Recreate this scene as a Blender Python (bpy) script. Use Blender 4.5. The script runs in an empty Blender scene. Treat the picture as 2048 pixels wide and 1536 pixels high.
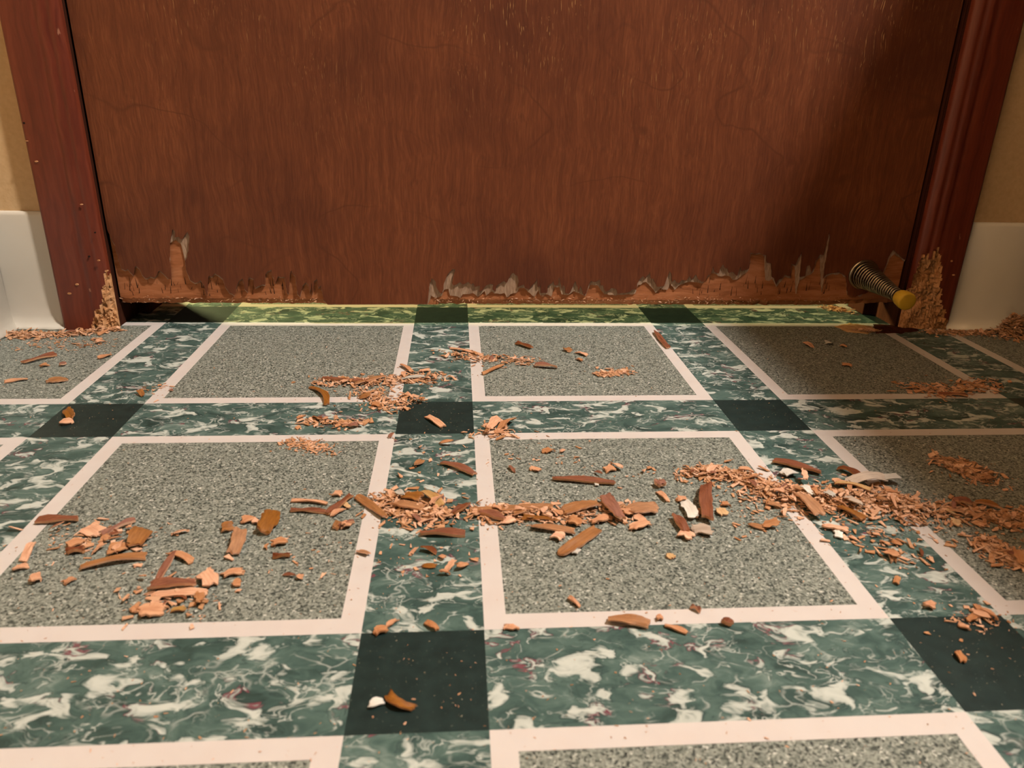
import bpy, bmesh, math, random
from mathutils import Vector, Matrix, noise
random.seed(7)
SC = bpy.context.scene
COL = SC.collection

# ------------------------------------------------------------------ camera
FPX = 1496.34
PIT, YAW, ROL = 0.38296, 0.0788, 0.02496
CAM = Vector((0.26527, -0.19781, 0.21089))
FW = Vector((math.sin(YAW)*math.cos(PIT), math.cos(YAW)*math.cos(PIT), -math.sin(PIT)))
RT = Vector((math.cos(YAW), -math.sin(YAW), 0.0))
UP = RT.cross(FW)
RT, UP = RT*math.cos(ROL)+UP*math.sin(ROL), UP*math.cos(ROL)-RT*math.sin(ROL)
cd = bpy.data.cameras.new('camera')
cd.sensor_fit = 'HORIZONTAL'; cd.sensor_width = 36.0
cd.lens = FPX/2048*36.0
cd.clip_start = 0.01
cd.dof.use_dof = True; cd.dof.focus_distance = 0.60; cd.dof.aperture_fstop = 17.0
cam = bpy.data.objects.new('camera', cd); COL.objects.link(cam)
m = Matrix((RT, UP, -FW)).transposed().to_4x4(); m.translation = CAM
cam.matrix_world = m
SC.camera = cam

def ray(px, py): return FW + RT*((px-1024)/FPX) - UP*((py-768)/FPX)
def at(px, py, z=0.0):                       # where a spot of the floor lies
    d = ray(px, py); t = (z-CAM.z)/d.z; return CAM + d*t
def onwall(px, py, Y):                       # where a spot of a wall plane lies
    d = ray(px, py); t = (Y-CAM.y)/d.y; return CAM + d*t

# ------------------------------------------------------------------ world, lights, exposure
SC.view_settings.view_transform = 'Standard'
SC.view_settings.look = 'None'
SC.view_settings.exposure = 0.08
SC.view_settings.gamma = 1.0
SC.view_settings.use_curve_mapping = False
SC.cycles.use_denoising = True
SC.cycles.max_bounces = 2; SC.cycles.diffuse_bounces = 1; SC.cycles.glossy_bounces = 1; SC.cycles.transmission_bounces = 0; SC.cycles.transparent_max_bounces = 2
SC.cycles.use_adaptive_sampling = True; SC.cycles.adaptive_threshold = 0.1; SC.cycles.adaptive_min_samples = 12
w = bpy.data.worlds.new('room_air'); SC.world = w; w.use_nodes = True
w.node_tree.nodes['Background'].inputs[0].default_value = (1.0, 0.68, 0.45, 1)
w.node_tree.nodes['Background'].inputs[1].default_value = 0.03

def lamp(name, loc, power, col, radius):
    l = bpy.data.lights.new(name, 'POINT'); l.energy = power; l.color = col; l.shadow_soft_size = radius
    o = bpy.data.objects.new(name, l); COL.objects.link(o); o.location = loc
    return o
lamp('ceiling_light', (1.44, -0.22, 2.30), 262, (1.0, 0.93, 0.85), 0.075)
lamp('warm_fill_light', (0.05, -1.9, 1.05), 3.2, (1.0, 0.62, 0.34), 0.12)  # unseen warm fill, added behind the camera to lift the door and the shaded side
lamp('far_room_light', (-0.95, 1.55, 0.66), 190, (1.0, 0.95, 0.40), 0.12)

# ------------------------------------------------------------------ materials
def newmat(name):
    m = bpy.data.materials.new(name); m.use_nodes = True
    nt = m.node_tree; b = nt.nodes['Principled BSDF']
    return m, nt, b
class NG:
    def __init__(s, nt): s.nt = nt
    def n(s, t, **kw):
        x = s.nt.nodes.new(t)
        for k, v in kw.items(): setattr(x, k, v)
        return x
    def l(s, a, b): s.nt.links.new(a, b)
    def pos(s): return s.n('ShaderNodeNewGeometry').outputs['Position']
    def mapv(s, v, scale=(1,1,1), rot=(0,0,0), loc=(0,0,0)):
        m = s.n('ShaderNodeMapping'); m.inputs['Scale'].default_value = scale; m.inputs['Rotation'].default_value = rot
        m.inputs['Location'].default_value = loc; s.l(v, m.inputs['Vector']); return m.outputs[0]
    def noise(s, v, scale, detail=3, rough=.5, dist=0, col=False):
        x = s.n('ShaderNodeTexNoise'); x.inputs['Scale'].default_value = scale; x.inputs['Detail'].default_value = detail
        x.inputs['Roughness'].default_value = rough; x.inputs['Distortion'].default_value = dist
        s.l(v, x.inputs['Vector']); return x.outputs['Color' if col else 'Fac']
    def vor(s, v, scale, out='Distance', feature='F1'):
        x = s.n('ShaderNodeTexVoronoi', feature=feature); x.inputs['Scale'].default_value = scale
        s.l(v, x.inputs['Vector']); return x.outputs[out]
    def ramp(s, f, stops, interp='LINEAR'):
        r = s.n('ShaderNodeValToRGB'); r.color_ramp.interpolation = interp; e = r.color_ramp.elements
        while len(e) < len(stops): e.new(.5)
        for x, (p, c) in zip(e, stops):
            x.position = p; x.color = (c, c, c, 1) if isinstance(c, (int, float)) else (*c, 1)
        s.l(f, r.inputs[0]); return r.outputs[0]
    def mix(s, f, a, b, mode='MIX'):
        m = s.n('ShaderNodeMix', data_type='RGBA', blend_type=mode)
        for sock, v in ((m.inputs[0], f), (m.inputs[6], a), (m.inputs[7], b)):
            if isinstance(v, (int, float)): sock.default_value = v
            elif isinstance(v, tuple): sock.default_value = (*v, 1)
            else: s.l(v, sock)
        return m.outputs[2]
    def math(s, op, a, b=0.0, c=0.0):
        m = s.n('ShaderNodeMath', operation=op)
        for sock, v in zip(m.inputs, (a, b, c)):
            if isinstance(v, (int, float)): sock.default_value = v
            else: s.l(v, sock)
        return m.outputs[0]
    def warp(s, v, scale, amt, detail=2):
        nz = s.noise(v, scale, detail, col=True)
        a = s.n('ShaderNodeVectorMath', operation='SUBTRACT'); s.l(nz, a.inputs[0]); a.inputs[1].default_value = (.5,.5,.5)
        b = s.n('ShaderNodeVectorMath', operation='SCALE'); s.l(a.outputs[0], b.inputs[0]); b.inputs['Scale'].default_value = amt
        c = s.n('ShaderNodeVectorMath', operation='ADD'); s.l(v, c.inputs[0]); s.l(b.outputs[0], c.inputs[1])
        return c.outputs[0]
    def bump(s, h, strength, dist, b):
        x = s.n('ShaderNodeBump'); x.inputs['Strength'].default_value = strength; x.inputs['Distance'].default_value = dist
        s.l(h, x.inputs['Height']); s.l(x.outputs[0], b.inputs['Normal'])

def sr(r, g, b):                              # sRGB bytes -> linear
    f = lambda c: (c/255/12.92) if c/255 <= .04045 else ((c/255+.055)/1.055)**2.4
    return (f(r), f(g), f(b))

M = {}
# grey granite print
m, nt, b = newmat('grey_granite_vinyl'); g = NG(nt); p = g.pos()
pw = g.warp(p, 650, .0012)
cells = g.vor(pw, 1050, 'Color'); sep = g.n('ShaderNodeSeparateColor'); g.l(cells, sep.inputs[0])
c = g.ramp(sep.outputs[0], [(0, sr(48,52,48)), (.16, sr(74,79,72)), (.30, sr(128,133,122)), (.62, sr(158,161,149)), (.92, sr(168,170,157)), (1, sr(226,224,212))])
fine = g.noise(p, 1100, 2, .7)
c = g.mix(g.ramp(fine, [(.36, .85), (.47, 0)]), c, sr(66,70,64))
cl = g.noise(p, 260, 2)
c = g.mix(g.ramp(cl, [(.45, .0), (.66, .35)]), c, sr(104,110,100))
g.l(c, b.inputs['Base Color']); b.inputs['Roughness'].default_value = .5
b.inputs['Specular IOR Level'].default_value = .35
M['granite'] = m
# cream strip
m, nt, b = newmat('cream_vinyl'); g = NG(nt); p = g.pos()
c = g.mix(g.ramp(g.noise(p, 60, 4), [(.4, 0), (.75, .5)]), sr(222,212,205), sr(218,202,193))
st = g.ramp(g.noise(p, 210, 3, .55), [(.70, 0), (.76, .55)])
c = g.mix(st, c, sr(205,160,130))
g.l(c, b.inputs['Base Color']); b.inputs['Roughness'].default_value = .45; b.inputs['Specular IOR Level'].default_value = .35; M['cream'] = m
# green marble print
m, nt, b = newmat('green_marble_vinyl'); g = NG(nt); p = g.pos()
q = g.mapv(p, rot=(0,0,math.radians(33)), scale=(.75,1.2,1))
w1 = g.warp(q, 55, .026, 2); w2 = g.warp(w1, 150, .009, 2)
base = g.ramp(g.noise(w2, 60, 4, .6), [(.28, sr(42,60,55)), (.45, sr(68,91,85)), (.58, sr(88,111,103)), (.72, sr(126,143,134))])
blob = g.noise(w2, 82, 3, .55)
bm_ = g.ramp(blob, [(.545, 0), (.575, .45), (.61, .85), (.68, 1)])
ridge = g.math('ABSOLUTE', g.math('SUBTRACT', g.noise(w1, 95, 3, .55), .47))
vein = g.ramp(ridge, [(.0, .85), (.008, .55), (.022, 0)])
vmask = g.ramp(g.noise(p, 60, 2), [(.45, 0), (.60, 1)])
ce = g.vor(g.warp(q, 90, .012, 2), 78, 'Distance', 'DISTANCE_TO_EDGE')
ring = g.math('MULTIPLY', g.ramp(ce, [(0, .6), (.02, .35), (.05, 0)]), g.ramp(g.noise(p, 48, 2), [(.54, 0), (.62, 1)]))
wm = g.math('MAXIMUM', g.math('MAXIMUM', bm_, ring), g.math('MULTIPLY', vein, vmask))
c = g.mix(wm, base, sr(206,210,200))
edge = g.math('ABSOLUTE', g.math('SUBTRACT', blob, .530)); edge = g.ramp(edge, [(0, .55), (.012, 0)])
c = g.mix(edge, c, sr(36,52,52))
rr = g.math('ABSOLUTE', g.math('SUBTRACT', blob, .557)); rv = g.ramp(rr, [(0, .9), (.010, .7), (.018, 0)])
rm = g.ramp(g.noise(p, 36, 2), [(.555, 0), (.61, 1)])
c = g.mix(g.math('MULTIPLY', rv, rm), c, sr(124,56,70))
g.l(c, b.inputs['Base Color']); b.inputs['Roughness'].default_value = .5; b.inputs['Specular IOR Level'].default_value = .3; M['marble'] = m
# dark corner tile
m, nt, b = newmat('dark_green_vinyl'); g = NG(nt); p = g.pos()
c = g.ramp(g.noise(p, 140, 4), [(.3, sr(26,41,39)), (.7, sr(37,54,51))])
c = g.mix(g.ramp(g.noise(p, 900, 2), [(.68, 0), (.74, .5)]), c, sr(120,125,110))
g.l(c, b.inputs['Base Color']); b.inputs['Roughness'].default_value = .45; b.inputs['Specular IOR Level'].default_value = .35; M['dark'] = m

def wood_mat(name, lo, mid, hi, across, along, axis='z', rough=.45, bump=.25, dark=None, spec=.4, wear=None, streak=None):
    m, nt, b = newmat(name); g = NG(nt); p = g.pos()
    sc = (across, across, along) if axis == 'z' else (along, across, across)
    pw = g.warp(p, 22, .010, 2)
    gr = g.noise(g.mapv(pw, sc), 1.0, 4, .6)
    gr2 = g.noise(g.mapv(pw, tuple(x*.27 for x in sc)), 1.0, 3, .5)
    f = g.math('ADD', g.math('MULTIPLY', gr, .6), g.math('MULTIPLY', gr2, .4))
    c = g.ramp(f, [(.32, lo), (.5, mid), (.68, hi)])
    if dark:
        blot = g.ramp(g.noise(g.warp(p, 14, .03), 7.5, 3, .5), [(.38, .55), (.58, 0)])
        c = g.mix(blot, c, dark)
    if streak:
        s1 = g.noise(g.mapv(pw, (1100, 1100, 62)), 1.0, 2, .5)
        zz = g.n('ShaderNodeSeparateXYZ'); g.l(p, zz.inputs[0])
        zm = g.ramp(g.math('MULTIPLY', zz.outputs[2], 2.0), [(.12, .0), (.42, .35), (.56, 1)])
        lm = g.ramp(g.noise(p, 11, 2), [(.42, .1), (.6, 1)])
        s1 = g.math('MULTIPLY', g.math('MULTIPLY', g.ramp(s1, [(.64, 0), (.71, .9)]), zm), lm)
        c = g.mix(s1, c, streak)
        n0 = g.noise(g.mapv(g.warp(p, 60, .006, 2), (1, 1, 1.6)), 6.0, 2, .4)
        ln = g.math('ABSOLUTE', g.math('SUBTRACT', g.math('FRACT', g.math('MULTIPLY', n0, 5.0)), .5))
        ln = g.math('MULTIPLY', g.ramp(ln, [(0, .85), (.03, 0)]), g.ramp(g.noise(p, 9, 2), [(.40, 0), (.55, 1)]))
        c = g.mix(ln, c, lo)
    if wear:
        wv = g.noise(g.mapv(p, (170, 170, 60)), 1.0, 3, .6)
        c = g.mix(g.ramp(wv, [(.71, 0), (.75, .7)]), c, wear)
    g.l(c, b.inputs['Base Color']); b.inputs['Roughness'].default_value = rough
    b.inputs['Specular IOR Level'].default_value = spec
    g.bump(gr, bump, .0006, b); return m
M['veneer'] = wood_mat('mahogany_veneer', sr(108,57,32), sr(127,68,39), sr(148,84,50), 760, 52, rough=.55, bump=.3, dark=sr(80,38,24), spec=.35, streak=sr(205,150,95))
M['casing'] = wood_mat('stained_trim', sr(96,40,25), sr(119,52,33), sr(136,65,42), 300, 7, rough=.38, bump=.12, spec=.5, wear=sr(190,130,100))
M['jamb'] = wood_mat('stained_jamb', sr(54,27,18), sr(68,35,23), sr(82,43,28), 300, 9, rough=.85, bump=.1, spec=.06)
M['ply'] = wood_mat('exposed_ply', sr(148,88,54), sr(192,120,78), sr(210,140,98), 260, 40, axis='x', rough=.8, bump=.6, spec=.15)
M['glue'] = wood_mat('torn_grey_fibre', sr(150,116,92), sr(188,152,126), sr(212,180,154), 900, 120, rough=.9, bump=.5, spec=.1)
M['raw'] = wood_mat('gnawed_raw_wood', sr(172,110,66), sr(218,158,108), sr(236,182,136), 420, 160, rough=.85, bump=.8, spec=.12)

def plain(name, c1, c2, scale, rough=.6, bump=0, spec=.3, bdist=.0006, metal=0):
    m, nt, b = newmat(name); g = NG(nt); p = g.pos(); n = g.noise(p, scale, 4)
    g.l(g.ramp(n, [(.3, c1), (.7, c2)]), b.inputs['Base Color'])
    b.inputs['Roughness'].default_value = rough; b.inputs['Specular IOR Level'].default_value = spec; b.inputs['Metallic'].default_value = metal
    if bump: g.bump(n, bump, bdist, b)
    return m
M['wall'] = plain('tan_wall_paint', sr(230,190,140), sr(240,202,154), 230, .7, .25, .25, .0008)
M['base'] = plain('cream_vinyl_base', sr(236,224,206), sr(244,234,218), 12, .22, 0, .5)
M['under'] = plain('subfloor', sr(120,92,66), sr(140,108,78), 60, .9)
M['sub'] = plain('torn_underlay', sr(196,146,98), sr(226,182,132), 220, .95, .8, .1)
M['subdark'] = plain('dark_rotten_wood', sr(58,30,20), sr(88,44,28), 220, .95, .8, .1)
M['cap'] = plain('yellowed_rubber', sr(222,176,52), sr(230,186,64), 90, .55, 0, .3)
M['steel'] = plain('nickel_wire', sr(176,160,138), sr(190,174,150), 400, .32, 0, .5, metal=1)
M['paintwhite'] = plain('brown_cabinet_stain', sr(84,50,32), sr(100,60,38), 20, .4)
M['ceil'] = plain('ceiling_paint', sr(226,220,208), sr(232,226,214), 80, .8)
M['tip'] = plain('hole_dark', sr(30,18,12), sr(44,26,18), 300, .9)

def chip_mat(name, lo, hi, across=700, rough=.75, spec=.15, island=False):
    m, nt, b = newmat(name); g = NG(nt)
    tc = g.n('ShaderNodeTexCoord').outputs['Object']
    gr = g.noise(g.mapv(tc, (70, across, across)), 1.0, 3, .6)
    c = g.ramp(gr, [(.3, lo), (.7, hi)])
    if island: rnd = g.n('ShaderNodeNewGeometry').outputs['Random Per Island']
    else: rnd = g.n('ShaderNodeObjectInfo').outputs['Random']
    h = g.n('ShaderNodeHueSaturation'); g.l(c, h.inputs['Color'])
    g.l(g.math('ADD', g.math('MULTIPLY', rnd, .5), .72), h.inputs['Value'])
    g.l(g.math('ADD', g.math('MULTIPLY', rnd, -.25), 1.08), h.inputs['Saturation'])
    g.l(h.outputs[0], b.inputs['Base Color']); b.inputs['Roughness'].default_value = rough
    b.inputs['Specular IOR Level'].default_value = spec
    return m
M['c_v'] = chip_mat('veneer_side', sr(148,94,46), sr(184,122,64), rough=.55, spec=.3)
M['c_r'] = chip_mat('stained_side', sr(122,68,44), sr(160,96,64), rough=.6, spec=.25)
M['c_p'] = chip_mat('pale_split_wood', sr(206,140,98), sr(236,178,134))
M['c_w'] = chip_mat('paint_flake', sr(214,204,190), sr(234,226,214))
M['c_g'] = chip_mat('grey_paper', sr(178,154,134), sr(206,184,162))
M['c_y'] = chip_mat('yellow_wood', sr(198,150,92), sr(222,180,122))
M['dust'] = chip_mat('sawdust', sr(206,142,100), sr(234,182,140), island=True)
M['dustlight'] = chip_mat('pale_dust', sr(206,180,140), sr(228,206,170), island=True)

# ------------------------------------------------------------------ object helpers
def link(name, me, mats, parent=None):
    o = bpy.data.objects.new(name, me); COL.objects.link(o)
    if mats is not None:
        for x in (mats if isinstance(mats, (list, tuple)) else [mats]):
            if me.materials.find(x.name) < 0: me.materials.append(x)
    if parent: o.parent = parent
    return o
def tag(o, label, cat, group=None, kind=None):
    o['label'] = label; o['category'] = cat
    if group: o['group'] = group
    if kind: o['kind'] = kind
    return o
def empty(name, loc):
    o = bpy.data.objects.new(name, None); COL.objects.link(o); o.location = loc; o.empty_display_size = .02
    return o
def finish(bm, name, smooth=False):
    me = bpy.data.meshes.new(name); bm.to_mesh(me); bm.free()
    if smooth:
        for p in me.polygons: p.use_smooth = True
    return me
def addbox(bm, a, b_):
    v = [bm.verts.new((x, y, z)) for z in (a[2], b_[2]) for y in (a[1], b_[1]) for x in (a[0], b_[0])]
    for f in ((0,2,3,1), (4,5,7,6), (0,1,5,4), (2,6,7,3), (0,4,6,2), (1,3,7,5)): bm.faces.new([v[i] for i in f])
def boxobj(name, a, b_, mat, parent=None, bevel=0):
    bm = bmesh.new(); addbox(bm, a, b_)
    if bevel: bmesh.ops.bevel(bm, geom=bm.edges[:], offset=bevel, segments=2, affect='EDGES', profile=.5)
    return link(name, finish(bm, name), mat, parent)

# ------------------------------------------------------------------ floor
PX, PY, W, WY, CW = 0.225552, 0.23915, 0.050438, 0.051939, 0.0095
YD = 0.4705                                   # face of the door
floor = boxobj('floor', (-1.2, -1.3, -.02), (1.9, 1.6, -.0012), M['under'])
tag(floor, 'patterned vinyl floor of grey squares, cream lines and green marbled bands', 'floor', kind='structure')
def slab(sx, sy, top, name):
    bm = bmesh.new(); addbox(bm, (0, 0, -.0011), (sx, sy, top)); return finish(bm, name)
gx, gy = PX-W, PY-WY
me_g = slab(gx-2*CW, gy-2*CW, .0, 'granite_tile'); me_g.materials.append(M['granite'])
me_cx = slab(gx, CW, .0, 'cream_strip_long'); me_cx.materials.append(M['cream'])
me_cy = slab(CW, gy-2*CW, .0, 'cream_strip_side'); me_cy.materials.append(M['cream'])
me_mx = slab(gx, WY, .0, 'marble_strip_long'); me_mx.materials.append(M['marble'])
me_my = slab(W, gy, .0, 'marble_strip_side'); me_my.materials.append(M['marble'])
me_d = slab(W, WY, .0, 'corner_tile'); me_d.materials.append(M['dark'])
def piece(name, me, x, y, z=0):
    o = link(name, me, None, floor); o.location = (x, y, z); return o
for j in range(-3, 6):
    for k in range(-3, 5):
        x, y = j*PX, k*PY
        piece('corner_tile', me_d, x, y, -.00005)
        piece('marble_strip', me_mx, x+W, y)
        piece('marble_strip', me_my, x, y+WY)
        piece('granite_tile', me_g, x+W+CW, y+WY+CW, -.00005)
        piece('cream_strip', me_cx, x+W, y+WY, .00005); piece('cream_strip', me_cx, x+W, y+PY-CW, .00005)
        piece('cream_strip', me_cy, x+W, y+WY+CW, .00005); piece('cream_strip', me_cy, x+PX-CW, y+WY+CW, .00005)
# vinyl gnawed away to the underlay beside the right jamb
def blobmesh(name, pts, top, mat, jag=.0012, n=6):
    bm = bmesh.new(); ring = []
    for i, a in enumerate(pts):
        b_ = pts[(i+1) % len(pts)]
        for s in range(n):
            v = a.lerp(b_, s/n); ring.append(Vector((v.x+random.uniform(-jag, jag), v.y+random.uniform(-jag, jag), 0)))
    c = sum(ring, Vector())/len(ring)
    cen = bm.verts.new((c.x, c.y, top)); tops = [bm.verts.new((v.x*.75+c.x*.25, v.y*.75+c.y*.25, top*random.uniform(.5, 1.2))) for v in ring]
    bot = [bm.verts.new((v.x, v.y, .0)) for v in ring]
    for i in range(len(ring)):
        k = (i+1) % len(ring)
        bm.faces.new((cen, tops[i], tops[k])); bm.faces.new((tops[i], bot[i], bot[k], tops[k]))
    return link(name, finish(bm, name), mat, floor)
blobmesh('torn_underlay_patch', [at(1668,652), at(1700,646), at(1745,652), at(1752,662), at(1735,668), at(1692,664)], .0009, M['sub'])
blobmesh('torn_underlay_patch', [at(1745,648), at(1800,650), at(1835,655), at(1838,662), at(1800,667), at(1752,667)], .0008, M['subdark'])

# ------------------------------------------------------------------ walls, ceiling, opening
XJ0, XJ1 = -0.0357, 0.6880                    # faces of the jambs
YW = 0.4655                                   # face of the wall
bm = bmesh.new()
addbox(bm, (-.128, YW, 0), (XJ0-.018, .575, 2.4)); addbox(bm, (XJ1+.018, YW, 0), (1.75, .575, 2.4)); addbox(bm, (XJ0-.018, YW, 2.06), (XJ1+.018, .575, 2.4))
tag(link('wall_front', finish(bm, 'wall_front'), M['wall']), 'tan painted wall around the brown door', 'wall', kind='structure')
o = boxobj('wall_left', (-.228, -1.2, 0), (-.128, .575, 2.4), M['wall'])
tag(o, 'tan painted side wall meeting the corner left of the door', 'wall', kind='structure')

def cove(name, p0, p1, out, label):            # 4 inch vinyl cove base, profile swept from p0 to p1, out = towards the room
    prof = [(0, 0), (.0105, 0), (.0108, .0012), (.0082, .0028), (.0058, .0062), (.0044, .0115), (.0036, .020), (.0032, .04), (.0032, .098), (.0026, .1008), (.0012, .1016), (0, .1016)]
    bm = bmesh.new(); N = 14; rows = []
    for i in range(N+1):
        q = p0.lerp(p1, i/N); wv = .0008*math.sin(i*1.3)
        rows.append([bm.verts.new((q.x+out.x*(d+(wv if d > .009 else 0)), q.y+out.y*(d+(wv if d > .009 else 0)), z)) for d, z in prof])
    for i in range(N):
        for k in range(len(prof)-1):
            bm.faces.new((rows[i][k], rows[i+1][k], rows[i+1][k+1], rows[i][k+1]))
    bm.faces.new(rows[0]); bm.faces.new(rows[-1][::-1])
    bmesh.ops.recalc_face_normals(bm, faces=bm.faces[:])
    o = link(name, finish(bm, name, True), M['base']); tag(o, label, 'baseboard', kind='structure')
cove('baseboard_front_left', Vector((-.128, YW, 0)), Vector((-.0790, YW, 0)), Vector((0,-1,0)), 'short cream vinyl baseboard between corner and left door casing')
cove('baseboard_front_right', Vector((.7342, YW, 0)), Vector((1.7, YW, 0)), Vector((0,-1,0)), 'cream vinyl baseboard to the right of the door')
cove('baseboard_left', Vector((-.128, -1.2, 0)), Vector((-.128, YW-.004, 0)), Vector((1,0,0)), 'cream vinyl baseboard along the left side wall')

# door lining
def jamb(name, x0, x1, sx, label):
    root = empty(name, ((x0+x1)/2, .52, 0)); tag(root, label, 'door frame', kind='structure')
    bm = bmesh.new(); N = 40
    addbox(bm, (x0, YW, 0), (x1, .575, 2.06)); bmesh.ops.bevel(bm, geom=[e for e in bm.edges if abs(e.verts[0].co.z-e.verts[1].co.z) > 1], offset=.0012, segments=2, affect='EDGES')
    a = link('jamb_board', finish(bm, 'jamb_board'), M['jamb'], root)
    xs = (x1, x1+.011) if sx > 0 else (x0-.011, x0)
    b_ = boxobj('stop_strip', (xs[0], .5085, 0), (xs[1], .540, 2.05), M['jamb'], root, .001)
    for c in (a, b_): c.matrix_parent_inverse = Matrix.Translation(root.location).inverted()
jamb('trim_3', XJ0-.018, XJ0, 1, 'dark brown jamb lining the left side of the doorway')
jamb('trim_4', XJ1, XJ1+.018, -1, 'dark brown jamb lining the right side of the doorway')
tag(boxobj('trim_5', (XJ0-.018, YW, 2.045), (XJ1+.018, .575, 2.062), M['jamb']), 'dark brown head jamb above the door', 'door frame', kind='structure')

# casings: a fine grid so that the gnawed feet can be eaten into the wood
def interp(tab, x):
    if x <= tab[0][0]: return tab[0][1]
    for (a, u), (b_, v) in zip(tab, tab[1:]):
        if x <= b_: return u+(v-u)*(x-a)/(b_-a)
    return tab[-1][1]
PROF = [(0, 0), (.0001, .006), (.012, .0088), (.05, .0102), (.30, .0105), (.52, .0100), (.60, .0092), (.66, .0100), (.74, .0093), (.80, .0078), (.86, .0082), (.93, .0066), (.985, .0048), (1.0, .0)]
def casing(name, x_out, x_in, chew, depth, label, patch_label):
    us = [0, .0001, .012, .03] + [.05+.93*i/34 for i in range(35)] + [.992, 1.0]
    zs = [.30*i/240 for i in range(241)] + [.5, 1.0, 1.6, 2.10]
    grid = []; eaten = []
    for z in zs:
        row = []; er = []
        for u in us:
            x = x_out+(x_in-x_out)*u; th = interp(PROF, u)
            n1 = noise.noise((x*900, 3.1, z*210)); n2 = noise.noise((x*330, 7.7, z*150)); n3 = noise.noise((x*120, 1.2, z*90))
            d = chew(x) + .010*n1*min(1, chew(x)/.02) + .005*n2 - z
            e = d > 0 and chew(x) > .001
            if e and 0 < u < 1:
                bite = min(1, d/.010)*depth*(.62+.38*n3) + .0019*noise.noise((x*650, 0, z*420)) + .0008*n1
                th = max(.0006, th-max(.0004, bite))
            row.append((x, YW-th, z)); er.append(e)
        grid.append(row); eaten.append(er)
    root = empty(name, ((x_out+x_in)/2, YW-.004, 0)); tag(root, label, 'door casing', kind='structure')
    bmA, bmB = bmesh.new(), bmesh.new()
    for bm, want in ((bmA, False), (bmB, True)):
        vm = {}
        def vv(i, k):
            if (i, k) not in vm: vm[(i, k)] = bm.verts.new(grid[i][k])
            return vm[(i, k)]
        for i in range(len(zs)-1):
            for k in range(len(us)-1):
                e = sum((eaten[i][k], eaten[i+1][k], eaten[i][k+1], eaten[i+1][k+1])) >= 2
                if e == want: bm.faces.new((vv(i, k), vv(i, k+1), vv(i+1, k+1), vv(i+1, k)))
    bmesh.ops.recalc_face_normals(bmA, faces=bmA.faces[:])
    # solid back
    addbox(bmA, (min(x_out, x_in)+.0004, YW-.0005, .0), (max(x_out, x_in)-.0004, YW, 2.10))
    a = link('casing_board', finish(bmA, 'casing_board', True), M['casing'], root); a.matrix_parent_inverse = Matrix.Translation(root.location).inverted()
    b_ = link('gnawed_wood', finish(bmB, 'gnawed_wood'), M['raw'], root); b_.matrix_parent_inverse = a.matrix_parent_inverse
    b_['label'] = patch_label
    return root
def zc(px, py): q = onwall(px, py, .4585); return (q.x, q.z)
CH_L = sorted([(-.059, -.01), (-.0545, .005), (-.049, .016), (-.0445, .022), (-.0405, .032), (-.038, .046), (-.0353, .052)])
CH_R = sorted([(.6890, .030), zc(1826,520), zc(1836,482), zc(1847,508), zc(1858,518), zc(1869,507), zc(1872,500), zc(1878,470), zc(1881,520), zc(1876,565), (.7200, .030), (.7262, .016), (.7312, .009), (.7345, .004)])
cl_ = casing('trim_1', -.0795, -.0353, lambda x: interp(CH_L, x), .0065, 'reddish brown left door casing with gnawed inner foot and scuffs', 'pale gnawed wood')
cr_ = casing('trim_2', .7342, .6900, lambda x: interp(CH_R, x), .0075, 'reddish brown right door casing with large gnawed foot', 'rough gnawed wood')
tag(boxobj('trim_6', (-.0795, YW-.010, 2.062), (.7342, YW, 2.105), M['casing'], None, .002), 'brown casing across the top of the door', 'door casing', kind='structure')
# nail holes and dents in the left casing
def nail(px, py, r, Y, root, mat, nm, flat=1.0):
    q = onwall(px, py, Y); bm = bmesh.new()
    bmesh.ops.create_cone(bm, cap_ends=True, segments=10, radius1=r, radius2=r*.8, depth=.0010)
    o = link(nm, finish(bm, nm), M[mat], root)
    o.matrix_parent_inverse = Matrix.Translation(root.location).inverted()
    o.location = (q.x, Y, q.z); o.rotation_euler = (math.pi/2, 0, 0); o.scale = (1, flat, 1)
for px, py, r in ((48,246,.0009), (178,513,.0009), (190,465,.0007)): nail(px, py, r, .4552, cl_, 'tip', 'nail_hole')
for px, py, r, fl in ((73,323,.0016,.5), (154,569,.0016,.6), (139,587,.0020,.5), (197,521,.0013,.5), (53,282,.0016,.25), (163,409,.0013,.4)): nail(px, py, r, .4551, cl_, 'raw', 'dent', fl)
nail(1903, 522, .0012, .4551, cr_, 'raw', 'dent', .8); nail(1907, 550, .0016, .4551, cr_, 'raw', 'dent', .5)

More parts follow.
